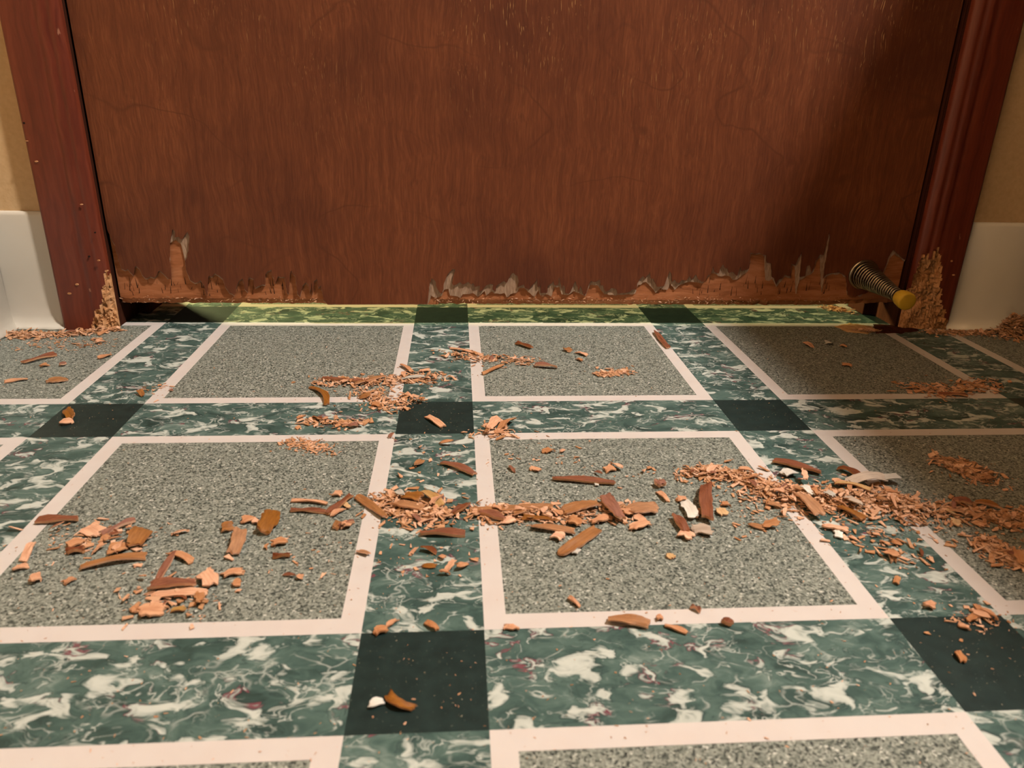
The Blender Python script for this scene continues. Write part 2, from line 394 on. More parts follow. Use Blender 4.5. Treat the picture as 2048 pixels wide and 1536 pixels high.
# ------------------------------------------------------------------ door
XD0, XD1, ZD = -.0338, .6860, .0195
door = empty('door_1', ((XD0+XD1)/2, YD, 0))
tag(door, 'reddish brown wooden door whose bottom edge is torn and splintered', 'door', kind='structure')
def dchild(o): o.parent = door; o.matrix_parent_inverse = Matrix.Translation(door.location).inverted(); return o
VE = [(217,459),(222,476),(230,490),(236,515),(243,537),(251,541),(255,538),(261,545),(267,551),(269,535),(272,532),(279,538),(284,549),(291,557),(300,553),(308,556),(314,551),(316,543),(320,541),(326,547),(336,557),(342,559),(341,539),(338,518),(340,481),(344.5,459),(350,462),(349,475),(357,474),(363,479),(372,467),(375,464),(379,473),(377,502),(370,522),(372,539),(375,547),(381,561),(390,566),(401,561),(408,570),(414,590),(416,557),(418,552),(424,554),(429,547),(437,551),(446,558),(451,574),(459,586),(465,588),(468,591),(471,579),(474,571),(478,562),(485,557),(487,566),(490,579),(495,584),(496,559),(499,555),(507,558),(509,571),(511,576),(524.5,569),(530,570),(531,549),(535.5,543),(543,540),(544.5,552),(548,557),(550,566),(556,553),(568.5,554),(571,566),(574.5,586),(577,588),(579.5,549),(582,541),(590,552),(593,571),(595,588),(600,593),(605,571),(612,565),(617,571),(620,588),(623,566),(625,588),(628,562),(634,559),(637,576),(642,571),(645,586),(647,601),(655,608),
(700,608.5),(760,608),(820,608),(855,608),
(856,601),(857,586),(859.5,566),(863,557),(872,564),(874,576),(880,586),(885,586),(888,566),(895,549),(906,537),(911,540),(907,553),(904,566),(907,571),(913,569),(920.5,564),(925,569),(936,564),(942.5,569),(946,566),(950,574),(960,571),(958,583.5),(964.5,581),(972,571),(980,568),(986.5,569),(985,579),(991,583.5),(992.5,571),(1001,566.5),(1008,561.6),(1013,566),(1023,548),(1027,546),(1035,552),(1038,564),(1036,574),(1043,571),(1047.5,569),(1050,576),(1058.5,579),(1066,569),(1074,559),(1075.6,574),(1082,571),(1081,586),(1094,586),(1096,571),(1107,561.6),(1110,571),(1116,570),(1118,554),(1121,566),(1124,579),(1126,570),(1130,574),(1130.5,586),(1137,588),(1143,579),(1147,569),(1151,562),(1154,571),(1157,584),(1161,572.6),(1165,581),(1168,591),(1173,586),(1177,571),(1182,562),(1191.6,564),(1200,559),(1201,571),(1206,571),(1211,583.6),(1218,581),(1223,576),(1233,579),(1235.5,588),(1243,586),(1252.6,586),(1260,583.6),(1265,579),(1273,579),(1274.6,566.5),(1279.5,559),(1285.6,552),(1290.5,557),(1300,544.5),(1301.5,557),(1307.5,558),(1311,566.5),(1315,574),(1328,572.6),(1333,559),(1338,546),(1340,542),(1343,549),(1344,564),(1350,559),(1357.5,566.5),(1362,561.6),(1366,560),(1372,561.6),(1379.4,552),(1383,559),(1391.6,549),(1396.5,559),(1404,564),(1411,561.6),(1416,550.6),(1422,549),(1426,533.5),(1429.5,544.5),(1437,547),(1440.4,537),(1446.5,528.6),(1451.4,537),(1456,537),(1457.5,546),(1467,544.5),(1474.6,552),(1481,533.5),(1483,542),(1490.5,539.6),(1494,539.6),(1498,537),(1500,527.4),(1501.5,505.5),(1510,508),(1518.6,505.5),(1528,510),(1533,510),(1534,525),(1538,526),(1543,527.4),(1544,554),(1549,556.7),(1552.7,569),(1557.6,559),(1565,556.7),(1570,549),(1581,552),(1583,527.4),(1590.6,530),(1594,522.5),(1604,503),(1603,527),(1600,554),(1610,552),(1614,532),(1620,530),(1623.5,544.5),(1628,535),(1631,522.5),(1639.4,509),(1647,510),(1653,491),(1659,464),(1660,474),(1656.5,500.6),(1651,527.4),(1647,557),(1653,549),(1662.6,546),(1680,544.5),(1692,552),(1694,566),(1696,590),(1705,594),(1720,590),(1735,585),(1745,560),(1756,562),(1763,551),(1771.6,531),(1775.7,518),(1780,510),(1787,500),(1792,504),(1798,520)]
GE = [(217,462),(240,537),(262,548),(291,560),(330,553),(339,500),(340,487),(352,480),(361,487),(366,505),(370,523),(378,556),(395,568),(412,592),(418,560),(430,550),(446,562),(458,590),(470,592),(480,567),(486,568),(494,588),(500,560),(508,572),(530,574),(535,552),(542,547),(547,568),(556,560),(568,560),(575,590),(580,556),(584,553),(590,557),(595,592),(602,597),(608,577),(614,574),(620,594),(626,596),(630,570),(635,577),(640,588),(646,600),(655,609),
(855,609),(859.5,601),(862,591),(869,595),(876.6,594.6),(884,591),(889,579),(897,577.5),(900,591),(910,592),(920.5,596),(925.5,588.5),(935,588),(945,586),(955,593),(962,589),(969.4,582),(973,591),(984,583),(989,587),(1000,588),(1008.5,586),(1013,594.6),(1020.7,588.5),(1033,586),(1039,576),(1049,576),(1060,586),(1069.5,593),(1077,580),(1080.5,591),(1094,588.5),(1102.5,593),(1108.6,574),(1119.5,574),(1123,588.5),(1136.6,590),(1147.6,582),(1157.4,586),(1164.7,590),(1171,592),(1179.4,570),(1194,570),(1201,579),(1208.6,588.5),(1230.6,591),(1252.6,589),(1270,587),(1276,570),(1291.7,564),(1299,571),(1304,576),(1311,586),(1321,576),(1334,580),(1341,566),(1349,580),(1356,572),(1372,565),(1380,563),(1392,564),(1405,567),(1414,556),(1422,546.5),(1430,547),(1437,552),(1450,551),(1458,552),(1466,560),(1474,559),(1483,551),(1492,546),(1499,535),(1502,508),(1519,508),(1529,513),(1531,560),(1537,562),(1544,558),(1553,574),(1558,567),(1570,553),(1581,556),(1584,530),(1590,534),(1592,588),(1599,560),(1608,556),(1613,552),(1621,549),(1627,544),(1632,525),(1640,512),(1643,584),(1649,556),(1656,551),(1680,547),(1692,555),(1695,590),(1720,594),(1744,566),(1763,556),(1772,536),(1780,516),(1790,508),(1798,523)]
GE = [(x, y+2) for x, y in VE if x < 338] + [(339,540),(339.5,487),(352,480),(361,487),(366,505),(370,523),(372,541)] + [(x, y+2) for x, y in VE if 374 < x < 650 and not (x < 380 and y < 540)] + [(655,609.5)] + [q for q in GE if q[0] >= 855]
def layer(name, pts, y0, y1, ztop, mat):
    rnd = random.Random(3); P = []
    raw = [onwall(a, b_, y0) for a, b_ in pts]
    raw = [Vector((max(XD0, min(XD1, v.x)), 0, v.z)) for v in raw]
    raw[0].x = XD0; raw[-1].x = XD1
    for a, b_ in zip(raw, raw[1:]):                # splintery edge between the traced points
        L = (b_-a).length; n = max(1, int(L/.0022))
        for i in range(n):
            v = a.lerp(b_, i/n)
            if i and a.z > .021: v = v+Vector((rnd.uniform(-.0003, .0003), 0, rnd.uniform(-.0009, .0007)))
            P.append(v)
    P.append(raw[-1]); P += [Vector((XD1, 0, ztop)), Vector((XD0, 0, ztop))]
    from mathutils.geometry import delaunay_2d_cdt
    n = len(P)
    vs, es, fs, _, _, _ = delaunay_2d_cdt([Vector((v.x, v.z)) for v in P], [(i, (i+1) % n) for i in range(n)], [], 1, 1e-6)
    bm = bmesh.new(); f = [bm.verts.new((v.x, y0, v.y)) for v in vs]
    for t in fs: bm.faces.new([f[i] for i in t])
    r = bmesh.ops.extrude_face_region(bm, geom=bm.faces[:])
    for v in r['geom']:
        if isinstance(v, bmesh.types.BMVert): v.co.y = y1
    bmesh.ops.recalc_face_normals(bm, faces=bm.faces[:])
    return dchild(link(name, finish(bm, name), mat))
ven = layer('face_veneer', VE, YD-.0006, YD+.0008, 2.035, M['veneer'])
glue = layer('torn_fibre_layer', GE, YD+.0008, YD+.0017, .16, M['glue']); glue['label'] = 'grey torn fibre splinters'
# core with a gnawed lower arris
bm = bmesh.new(); N = 320; rows = []
for i in range(N+1):
    x = XD0+(XD1-XD0)*i/N
    nz = noise.noise((x*160, 0, 0)); n2 = noise.noise((x*420, 5, 0))
    pxr = (x-XD0)/(XD1-XD0)
    intact = 1.0 if .262 < pxr < .392 else 0.0
    zb = ZD + .0006*nz + (.0030*max(0, (pxr-.90)/.10) if pxr > .90 else 0)
    bite = (1-intact)*(.0022+.0012*nz+.0008*n2)
    sec = [(YD+.0017, 2.035), (YD+.0017, zb+.0052+.0012*n2), (YD+.0017+bite*.9, zb+.0026+.0008*nz), (YD+.0017+bite*1.6, zb), (YD+.0340, zb), (YD+.0340, 2.035)]
    rows.append([bm.verts.new((x, y, z)) for y, z in sec])
for i in range(N):
    for k in range(6): bm.faces.new((rows[i][k], rows[i+1][k], rows[i+1][(k+1) % 6], rows[i][(k+1) % 6]))
bm.faces.new(rows[0]); bm.faces.new(rows[-1][::-1]); bmesh.ops.recalc_face_normals(bm, faces=bm.faces[:])
core = dchild(link('door_core', finish(bm, 'door_core'), M['ply'])); core['label'] = 'exposed orange plywood core'
# cracks scored across the bare ply
bm = bmesh.new(); rnd = random.Random(11)
for i in range(100):
    px = rnd.choice([rnd.uniform(245, 405), rnd.uniform(405, 600), rnd.uniform(1280, 1690), rnd.uniform(1400, 1690)])
    a = onwall(px, rnd.uniform(566, 592), YD+.0015); h = rnd.uniform(.002, .009); s = rnd.uniform(-.0008, .0008)
    wv = rnd.uniform(.0001, .00042)
    v = [bm.verts.new(q) for q in ((a.x-wv, YD+.0016, a.z), (a.x+wv, YD+.0016, a.z), (a.x+s+wv*.3, YD+.0016, a.z+h), (a.x+s-wv*.3, YD+.0016, a.z+h))]
    k = [bm.verts.new((q.co.x, YD+.0019, q.co.z)) for q in v]
    bm.faces.new(v); [bm.faces.new((v[t], v[(t+1) % 4], k[(t+1) % 4], k[t])) for t in range(4)]
cr = dchild(link('split_lines', finish(bm, 'split_lines'), M['tip'])); cr['kind'] = 'stuff'
# loose fibres along the lower edge
def sliver(bm, p, d, L, r, rnd):
    d = d.normalized(); s = d.orthogonal().normalized(); t = d.cross(s); a = rnd.uniform(0, 6.28)
    base = [bm.verts.new(p+(s*math.cos(a+q)+t*math.sin(a+q))*r) for q in (0, 2.1, 4.2)]
    tip = bm.verts.new(p+d*L); mid = [bm.verts.new(p+d*L*.55+Vector((rnd.uniform(-1, 1), rnd.uniform(-1, 1), rnd.uniform(-1, 1)))*L*.12+(v.co-p)*.7) for v in base]
    bm.faces.new(base[::-1])
    for i in range(3):
        j = (i+1) % 3
        bm.faces.new((base[i], base[j], mid[j], mid[i])); bm.faces.new((mid[i], mid[j], tip))
bm = bmesh.new()
for i in range(620):
    px = rnd.choice([rnd.uniform(240, 650), rnd.uniform(858, 1700), rnd.uniform(858, 1700), rnd.uniform(1000, 1500)])
    a = onwall(px, rnd.uniform(594, 606), YD)
    sliver(bm, Vector((a.x, YD+rnd.uniform(.0012, .004), max(ZD, a.z))), Vector((rnd.uniform(-1.4, 1.4), rnd.uniform(-1, -.1), rnd.uniform(-.6, .7))), rnd.uniform(.0015, .0042), rnd.uniform(.00012, .0003), rnd)
fr = dchild(link('loose_fibres', finish(bm, 'loose_fibres'), M['dust'])); fr['kind'] = 'stuff'

# ------------------------------------------------------------------ spring door stop
A = Vector((.6476, YD, .0508)); B = Vector((.6470, .4020, .0466))
stop = empty('door_stop', A); tag(stop, 'spring door stop with yellowed rubber tip on lower right of door', 'door stop')
ax = (B-A).normalized(); e1 = Vector((1, 0, 0)); e2 = ax.cross(e1).normalized(); e1 = e2.cross(ax)
def schild(o): o.parent = stop; o.matrix_parent_inverse = Matrix.Translation(stop.location).inverted(); return o
def tube(bm, pts, r, n=7, rad=None):
    rings = []
    for i, p in enumerate(pts):
        d = (pts[min(i+1, len(pts)-1)]-pts[max(0, i-1)]).normalized(); s = d.cross(Vector((0.13, .21, .97))).normalized(); t = d.cross(s)
        rr = rad[i] if rad else r
        rings.append([bm.verts.new(p+(s*math.cos(a)+t*math.sin(a))*rr) for a in [6.2832*k/n for k in range(n)]])
    for a, b_ in zip(rings, rings[1:]):
        for k in range(n): bm.faces.new((a[k], a[(k+1) % n], b_[(k+1) % n], b_[k]))
    bm.faces.new(rings[0][::-1]); bm.faces.new(rings[-1])
L = (B-A).length; TURN = 20
bm = bmesh.new(); pts = []
for i in range(TURN*20+1):
    t = i/(TURN*20); s = t**.92
    r = .0042+(.0118-.0042)*(1-s)**1.25
    a = 6.2832*TURN*t
    pts.append(A+ax*(.003+s*(L-.003))+(e1*math.cos(a)+e2*math.sin(a))*r)
tube(bm, pts, .00096, 6); schild(link('coil_spring', finish(bm, 'coil_spring', True), M['steel']))
def lathe(name, o, prof, mat, n=36):
    bm = bmesh.new(); rings = []
    for d, r in prof: rings.append([bm.verts.new(o+ax*d+(e1*math.cos(6.2832*k/n)+e2*math.sin(6.2832*k/n))*r) for k in range(n)])
    for a, b_ in zip(rings, rings[1:]):
        for k in range(n): bm.faces.new((a[k], a[(k+1) % n], b_[(k+1) % n], b_[k]))
    bm.faces.new(rings[0][::-1]); bm.faces.new(rings[-1]); bmesh.ops.recalc_face_normals(bm, faces=bm.faces[:])
    return schild(link(name, finish(bm, name, True), mat))
lathe('base_ring', A, [(0, .0142), (.0010, .0145), (.0022, .0138), (.0026, .0124), (.0022, .0108), (.0010, .0104), (.0002, .0100)], M['steel'])
lathe('rubber_tip', B, [(-.0035, .0048), (-.0030, .0062), (-.001, .0070), (.005, .0078), (.0085, .0078), (.0098, .0072), (.0101, .0060), (.0101, .0008)], M['cap'])

# ------------------------------------------------------------------ wood chips
TOP = {'v': 'c_v', 'r': 'c_r', 'p': 'c_p', 'w': 'c_w', 'g': 'c_g', 'y': 'c_y'}
def chip_mesh(name, L, Wd, th, bend, twist, ragged, kind, rnd, taper=.25, curve=0.0):
    side = .05 if L > 3.5*Wd else .07 if kind in 'vr' else .14
    bend = max(-.10*L, min(.10*L, bend)); kink = rnd.uniform(-.25, .25)
    n, mcols = max(5, min(12, int(L/.003)+3)), 4
    bm = bmesh.new(); top = []; bot = []
    offs0 = [rnd.uniform(0, ragged) for _ in range(mcols+1)]; offs1 = [rnd.uniform(0, ragged) for _ in range(mcols+1)]
    ridge = [rnd.uniform(-.4, .4) for _ in range(mcols+1)]; ph = rnd.uniform(0, 6)
    for i in range(n+1):
        t = i/n; rt_, rb = [], []
        wf = 1-taper*abs(2*t-1)**2*rnd.uniform(.6, 1.1)
        jl, jr = rnd.uniform(-1, 1)*side, rnd.uniform(-1, 1)*side
        for k in range(mcols+1):
            s = k/mcols-.5
            x = (t-.5)*L
            if i == 0: x += offs0[k]*Wd
            if i == n: x -= offs1[k]*Wd
            y = s*Wd*wf + curve*math.sin(math.pi*t)*L + (jl*(.5-s)+jr*(s+.5))*Wd
            z = bend*math.sin(math.pi*t) + kink*bend*math.sin(5*t) + s*math.sin(twist*(t-.5))*Wd + .12*Wd*bend/(abs(bend)+.001)*(s*s) + th*.35*math.sin(ph+t*7+k)
            rt_.append(bm.verts.new((x, y, z+th*(1+.5*ridge[k])))); rb.append(bm.verts.new((x, y, z)))
        top.append(rt_); bot.append(rb)
    for i in range(n):
        for k in range(mcols):
            f = bm.faces.new((top[i][k], top[i+1][k], top[i+1][k+1], top[i][k+1])); f.material_index = 0
            bm.faces.new((bot[i][k], bot[i][k+1], bot[i+1][k+1], bot[i+1][k])).material_index = 1
        bm.faces.new((top[i][0], bot[i][0], bot[i+1][0], top[i+1][0])).material_index = 1
        bm.faces.new((top[i][-1], top[i+1][-1], bot[i+1][-1], bot[i][-1])).material_index = 1
    for k in range(mcols):
        bm.faces.new((top[0][k], top[0][k+1], bot[0][k+1], bot[0][k])).material_index = 1
        bm.faces.new((top[n][k], bot[n][k], bot[n][k+1], top[n][k+1])).material_index = 1
    zmin = min(v.co.z for v in bm.verts)
    for v in bm.verts: v.co.z -= zmin
    bmesh.ops.recalc_face_normals(bm, faces=bm.faces[:])
    me = finish(bm, name); me.materials.append(M[TOP[kind]]); me.materials.append(M['c_w' if kind == 'w' else 'c_g' if kind == 'g' else 'c_p'])
    return me
rc = random.Random(21)
def drop(o):                                  # set a turned piece down so that its lowest corner touches the floor
    mw = o.matrix_basis if False else Matrix.LocRotScale(o.location, o.rotation_euler, o.scale)
    zm = min((mw @ v.co).z for v in o.data.vertices); o.location.z += .0002 + o_lift(o) - zm
def o_lift(o): return o.get('lift', 0.0)
BIG = [
# x0,y0,x1,y1,width mm,kind,bend mm,name,label[,lift mm, roll deg, pitch deg]
(580,1023,652,1027,2.6,'r',.6,'wood_sliver','thin dark sliver, lower of two lying level beside the left cream line'),
(582,1004,656,1010,2.4,'p',.6,'wood_sliver','thin pale sliver, upper of two lying level on left grey tile'),
(653,1033,704,995,3.2,'r',1.2,'wood_sliver','red-brown sliver slanting up toward the left cream line'),
(664,990,688,992,4.5,'p',1.2,'wood_chip','pale chip above the slanting red-brown sliver on left tile'),
(662,1036,690,1020,3.0,'p',1.0,'wood_chip','pale chip lying against the slanting red-brown sliver'),
(686,1017,701,1012,6.0,'y',1.0,'wood_flake','single yellow flake beside the slanting red-brown sliver'),
(713,995,772,1038,4.6,'v',1.0,'veneer_sliver','brown veneer sliver lying across the left cream line'),
(519,1076,546,1022,8.5,'v',2.0,'veneer_piece','largest dark veneer slab, tilted up on the left grey tile',0,26,4),
(506,1052,520,1043,6.0,'p',1.0,'wood_chip','pale chip touching the left side of the tilted veneer slab'),
(668,1064,677,1046,4.0,'v',1.0,'veneer_piece','small upright veneer piece left of the middle drift',0,30,0),
(679,1060,709,1047,2.2,'r',.8,'wood_sliver','small red-brown sliver left of the middle drift'),
(541,1092,579,1086,5.2,'p',1.6,'wood_chip','pale blocky chip below the tilted veneer slab'),
(545,1117,581,1115,2.2,'r',.5,'wood_sliver','short thin reddish sliver alone low on the left grey tile'),
(804,1004,846,1012,6.5,'v',1.6,'veneer_piece','veneer piece on top of the middle drift between the cream lines',3),
(786,1016,850,1027,6.0,'v',1.5,'veneer_piece','long veneer piece in the heart of the middle drift',2),
(846,990,885,1024,4.6,'y',2.0,'wood_flake','tan flake pointing down right in the middle drift',2,10,0),
(869,1034,906,1033,6.0,'v',.8,'veneer_piece','oval olive veneer piece at the right end of the middle drift'),
(905,1036,938,1014,3.2,'r',1.0,'wood_sliver','reddish sliver bridging the middle drift and the long strip',1),
(792,998,808,1010,5.0,'w',1.0,'paint_flake','white flake on top of the middle drift',4),
(935,1026,1107,1016,5.0,'v',1.2,'veneer_sliver','longest brown veneer strip lying across the right cream line'),
(958,1029,1012,1045,4.2,'r',1.0,'wood_sliver','reddish sliver crossing the cream line under the long strip'),
(1000,1048,1034,1040,5.0,'p',1.0,'wood_chip','pale chip just right of the cream line below the long strip'),
(1040,1038,1122,1043,3.6,'v',.8,'veneer_sliver','narrow olive veneer strip below the long brown strip'),
(1120,1033,1201,1016,7.5,'v',1.6,'veneer_piece','broad olive veneer piece in the centre of the drift on middle tile',1.5),
(1246,1029,1319,1022,9.0,'v',1.6,'veneer_piece','leaf shaped dark veneer piece at right end of the middle tile drift'),
(1207,1001,1241,1050,6.5,'r',1.2,'wood_piece','red-brown strip lying steeply across the middle tile drift',2.5),
(1178,1050,1226,1038,4.5,'p',1.2,'wood_chip','pale long chip below the steep red-brown strip'),
(1134,1042,1166,1053,7.0,'p',2.0,'wood_flake','pale ragged flake below the broad olive veneer piece'),
(1060,1057,1152,1069,5.0,'v',1.0,'veneer_sliver','golden brown veneer strip just below the middle tile drift'),
(1100,1073,1131,1083,7.0,'p',1.6,'wood_flake','pale flake tucked under the golden brown veneer strip'),
(1117,1115,1196,1062,6.5,'v',1.4,'veneer_piece','golden veneer strip slanting up right below the drift'),
(1146,1104,1158,1111,4.5,'w',1.0,'paint_flake','small white flake beside the slanting golden veneer strip'),
(1257,1062,1302,1048,5.5,'p',1.8,'wood_chip','pale forked chip below the leaf shaped veneer piece'),
(1104,960,1232,970,4.0,'r',1.2,'wood_sliver','long straight reddish stick alone in the upper middle tile'),
(1187,971,1200,972,3.0,'w',.8,'paint_flake','white crumb touching the long straight reddish stick'),
(1411,978,1414,1050,7.0,'r',1.2,'wood_piece','upright red-brown strip pointing at the camera on middle tile',1),
(1368,1007,1388,1044,6.0,'w',1.6,'paint_flake','white-edged torn flake left of the upright red-brown strip',.5,18,0),
(1380,1062,1428,1066,8.5,'g',2.0,'paper_flake','greyish white torn flake at the foot of the upright strip'),
(1352,1068,1388,1080,7.0,'p',1.4,'wood_chip','pale block chip in front of the greyish white flake'),
(1348,1036,1372,1072,4.5,'r',1.0,'wood_sliver','reddish sliver left of the greyish white flake'),
(1312,966,1325,980,6.0,'r',1.5,'wood_chip','reddish curl end above the leaf shaped veneer piece'),
(1314,984,1336,1006,3.2,'p',1.2,'wood_sliver','pale sliver running down from the reddish curl'),
(1350,1001,1376,1004,4.5,'p',1.0,'wood_flake','pale flake above the white-edged torn flake'),
(1384,1028,1404,1034,7.5,'p',1.6,'wood_flake','pale round flake left of the upright red-brown strip'),
(1436,1018,1450,1036,5.5,'y',1.2,'wood_flake','tan oval flake right of the upright red-brown strip'),
(1440,1013,1462,1011,4.0,'p',1.0,'wood_chip','pale chip right of the upright strip, above the tan oval flake'),
(838,1071,931,1072,4.4,'r',.7,'wood_sliver','straight reddish stick lying level on the centre marble band'),
(885,928,951,953,5.0,'r',1.2,'wood_piece','reddish strip touching the right cream line above the drift'),
(854,834,888,857,5.0,'p',1.0,'wood_chip','pale strip lying on the dark square in the middle row'),
(644,760,736,768,3.2,'r',1.4,'wood_sliver','long reddish sliver at the left of the far drift'),
(708,773,772,757,4.2,'v',1.2,'veneer_sliver','brown sliver slanting up right in the far drift',1),
(802,732,826,748,3.0,'p',.8,'wood_sliver','pale sliver crossing the cream line above the far drift',1),
(836,745,862,743,4.0,'p',1.2,'wood_chip','pale chip at the right tip of the far drift'),
(800,763,850,757,4.0,'w',1.0,'paint_flake','whitish long flake in the far drift on the marble',1),
(622,776,654,812,4.6,'v',2.0,'veneer_piece','bent brown chip hanging over the cream line above the green band',0,0,0,.10),
(643,790,658,786,4.5,'p',1.2,'wood_chip','pale twig chip beside the bent brown chip'),
(1032,688,1064,699,4.2,'r',.8,'wood_piece','short reddish strip nearest the door on the far middle tile'),
(1129,699,1141,706,5.5,'v',1.2,'veneer_piece','small brown veneer square on the far middle tile'),
(1151,706,1176,714,4.5,'p',1.0,'wood_chip','pale chip right of the small brown veneer square'),
(1152,719,1165,724,3.5,'p',.8,'wood_chip','little pale chip below the small brown veneer square'),
(1068,734,1115,738,4.0,'r',1.2,'wood_piece','dark-ended stick in the middle of the far middle tile'),
(964,751,1007,732,3.2,'p',.8,'wood_sliver','pale sliver touching the cream line of the far middle tile'),
(900,698,968,713,3.6,'p',1.2,'wood_sliver','long pale sliver crossing the cream line near the door'),
(1310,665,1337,699,4.6,'r',.8,'wood_piece','dark red stick lying on the cream line near the door'),
(1214,1243,1300,1256,7.0,'v',1.4,'veneer_piece','brown veneer piece on the lower edge of the middle tile'),
(1312,1242,1326,1238,4.0,'p',.8,'wood_chip','little pale chip right of the brown veneer piece on cream line'),
(1328,1252,1376,1270,3.6,'p',.8,'wood_sliver','pale sliver on the lower green band beside the cream line'),
(1439,1247,1468,1252,5.5,'r',1.2,'wood_chip','reddish block chip at the lower cream line'),
(1380,1217,1402,1228,2.6,'r',.5,'wood_sliver','tiny reddish sliver on the lower cream line'),
(1136,1197,1160,1217,2.6,'p',.8,'wood_sliver','pale sliver alone low on the middle grey tile'),
(774,1390,830,1420,5.6,'v',2.0,'veneer_piece','orange-brown curl on the nearest dark square',0,0,0,-.20),
(734,1417,772,1403,4.6,'w',1.6,'paint_flake','white curl on the nearest dark square'),
(744,1271,777,1261,6.0,'p',2.0,'wood_flake','pale curled flake at the top corner of the nearest dark square'),
(772,1257,796,1241,3.0,'p',1.2,'wood_sliver','pale stalk above the curled flake by the nearest dark square'),
(847,1247,878,1264,4.2,'p',1.2,'wood_chip','pale chip at the top edge of the nearest dark square'),
(1004,1258,1040,1261,4.0,'p',1.0,'wood_chip','orange chip below the cream corner right of the dark square'),
(70,1047,160,1042,4.2,'r',1.2,'wood_sliver','reddish stick lying across the leftmost cream line'),
(158,1141,296,1117,4.4,'v',1.6,'veneer_sliver','long golden brown stick on the left grey tile'),
(266,1104,290,1064,9.0,'v',2.0,'veneer_piece','brown veneer flake standing above the long golden stick',0,18,4),
(172,1056,202,1074,9.0,'p',2.4,'wood_flake','broad pale flake left of the standing brown veneer flake',0,12,0),
(210,1104,262,1098,8.0,'p',2.4,'wood_flake','pale rolled flake above the long golden stick'),
(130,1100,172,1084,5.5,'p',1.6,'wood_chip','pale chip left of the rolled flake on the left tile'),
(132,1108,174,1104,4.0,'r',1.0,'wood_sliver','reddish sliver below the pale chips on the left tile'),
(46,1128,66,1088,4.0,'p',1.4,'wood_sliver','pale upright sliver beside the leftmost cream line'),
(20,1146,62,1134,3.6,'p',1.0,'wood_chip','pale chip touching the foot of the leftmost cream line'),
(56,1168,90,1156,6.0,'p',2.0,'wood_flake','pale split flake at the left edge of the left grey tile'),
(124,1172,154,1160,3.4,'p',1.0,'wood_chip','small pale curved chip left of the lower cluster'),
(205,1076,272,1044,2.6,'r',1.0,'wood_sliver','thin reddish twig above the standing brown veneer flake'),
(438,1062,472,1056,6.0,'v',1.8,'veneer_piece','folded brown veneer piece left of the tilted slab',0,14,0),
(466,1116,480,1060,6.5,'v',1.6,'veneer_piece','forked brown veneer piece beside the folded one',0,16,2),
(480,1048,514,1038,4.5,'p',1.2,'wood_chip','pale chip between folded veneer piece and tilted slab'),
(310,1182,350,1108,3.0,'r',1.2,'wood_sliver','reddish twig rising from the lower left cluster'),
(338,1108,386,1128,4.0,'p',2.0,'wood_chip','pale hooked chip at the top of the reddish twig'),
(298,1184,396,1176,5.0,'r',1.4,'wood_piece','red-brown strip across the lower left cluster',1.5),
(302,1196,420,1188,5.0,'p',1.4,'wood_piece','long pale strip under the red-brown strip in lower left cluster'),
(274,1228,334,1226,11.0,'p',2.4,'wood_flake','largest pale flake at the front of the lower left cluster'),
(262,1230,276,1222,6.0,'p',1.6,'wood_flake','pinkish flake at left tip of the lower left cluster'),
(406,1150,428,1180,7.5,'p',1.6,'wood_flake','upright pale flake right of the red-brown strip'),
(440,1156,492,1144,5.0,'p',1.4,'wood_chip','pale wedge chip right of the lower left cluster'),
(462,1172,486,1168,5.0,'p',2.0,'wood_chip','pale curled chip below the pale wedge chip'),
(340,1224,374,1222,4.0,'y',1.0,'wood_flake','yellowish flake right of the largest pale flake'),
(44,729,114,711,4.4,'r',.8,'wood_piece','reddish stick on the far left tile near the casing'),
(78,735,100,731,5.0,'p',1.0,'wood_chip','pale chip below the reddish stick on far left tile'),
(117,732,135,731,5.0,'r',1.2,'wood_chip','reddish round chip right of the pale chip on far left tile'),
(90,765,137,762,7.0,'v',1.2,'veneer_piece','brown veneer piece low on the far left tile'),
(8,766,56,760,4.0,'p',1.0,'wood_chip','pale chip left of the brown veneer piece on far left tile'),
(194,720,224,711,4.0,'p',.8,'wood_sliver','pale sliver beside the cream line of the far left tile'),
(182,680,206,680,3.4,'p',.6,'wood_chip','pale straight chip in front of the left casing'),
(196,672,234,656,3.0,'p',.8,'wood_sliver','pale sliver leaning on the foot of the left casing'),
(134,822,148,842,6.0,'v',2.0,'veneer_piece','brown curl on the dark square at left',0,20,0),
(116,850,150,846,6.0,'p',2.2,'wood_flake','pale crumpled flake below the curl on the left dark square'),
(1544,925,1642,951,5.0,'r',1.6,'wood_piece','long red-brown stick at the top of the right drift',.5),
(1674,938,1726,962,5.0,'r',1.4,'wood_piece','red-brown stick crossing the right cream line'),
(1560,955,1594,950,6.5,'w',2.0,'paint_flake','whitish curved flake below the long stick in right drift',1),
(1690,978,1772,966,8.0,'g',2.4,'paper_flake','large grey-brown torn sheet at the back of the right drift',2),
(1758,966,1800,965,6.0,'w',1.6,'paint_flake','shiny white tip on the torn sheet of the right drift',3),
(1592,996,1640,1045,7.0,'v',2.0,'veneer_piece','broad brown strip slanting down right in the right drift',3),
(1674,1018,1730,1046,4.4,'v',1.2,'veneer_sliver','dark stick at the lower edge of the right drift',1),
(1600,986,1622,1005,4.5,'w',1.2,'paint_flake','white flake left of the broad brown strip',4),
(1644,1000,1668,1012,4.0,'w',1.2,'paint_flake','white flake right of the broad brown strip',5),
(1680,1006,1724,1026,4.5,'g',1.2,'paper_flake','pale grey strip in the middle of the right drift',4),
(1664,976,1688,970,6.5,'p',1.4,'wood_flake','pale square flake at the top of the right drift',2),
(1666,978,1740,992,3.2,'y',1.2,'wood_sliver','tan sliver below the torn sheet',3),
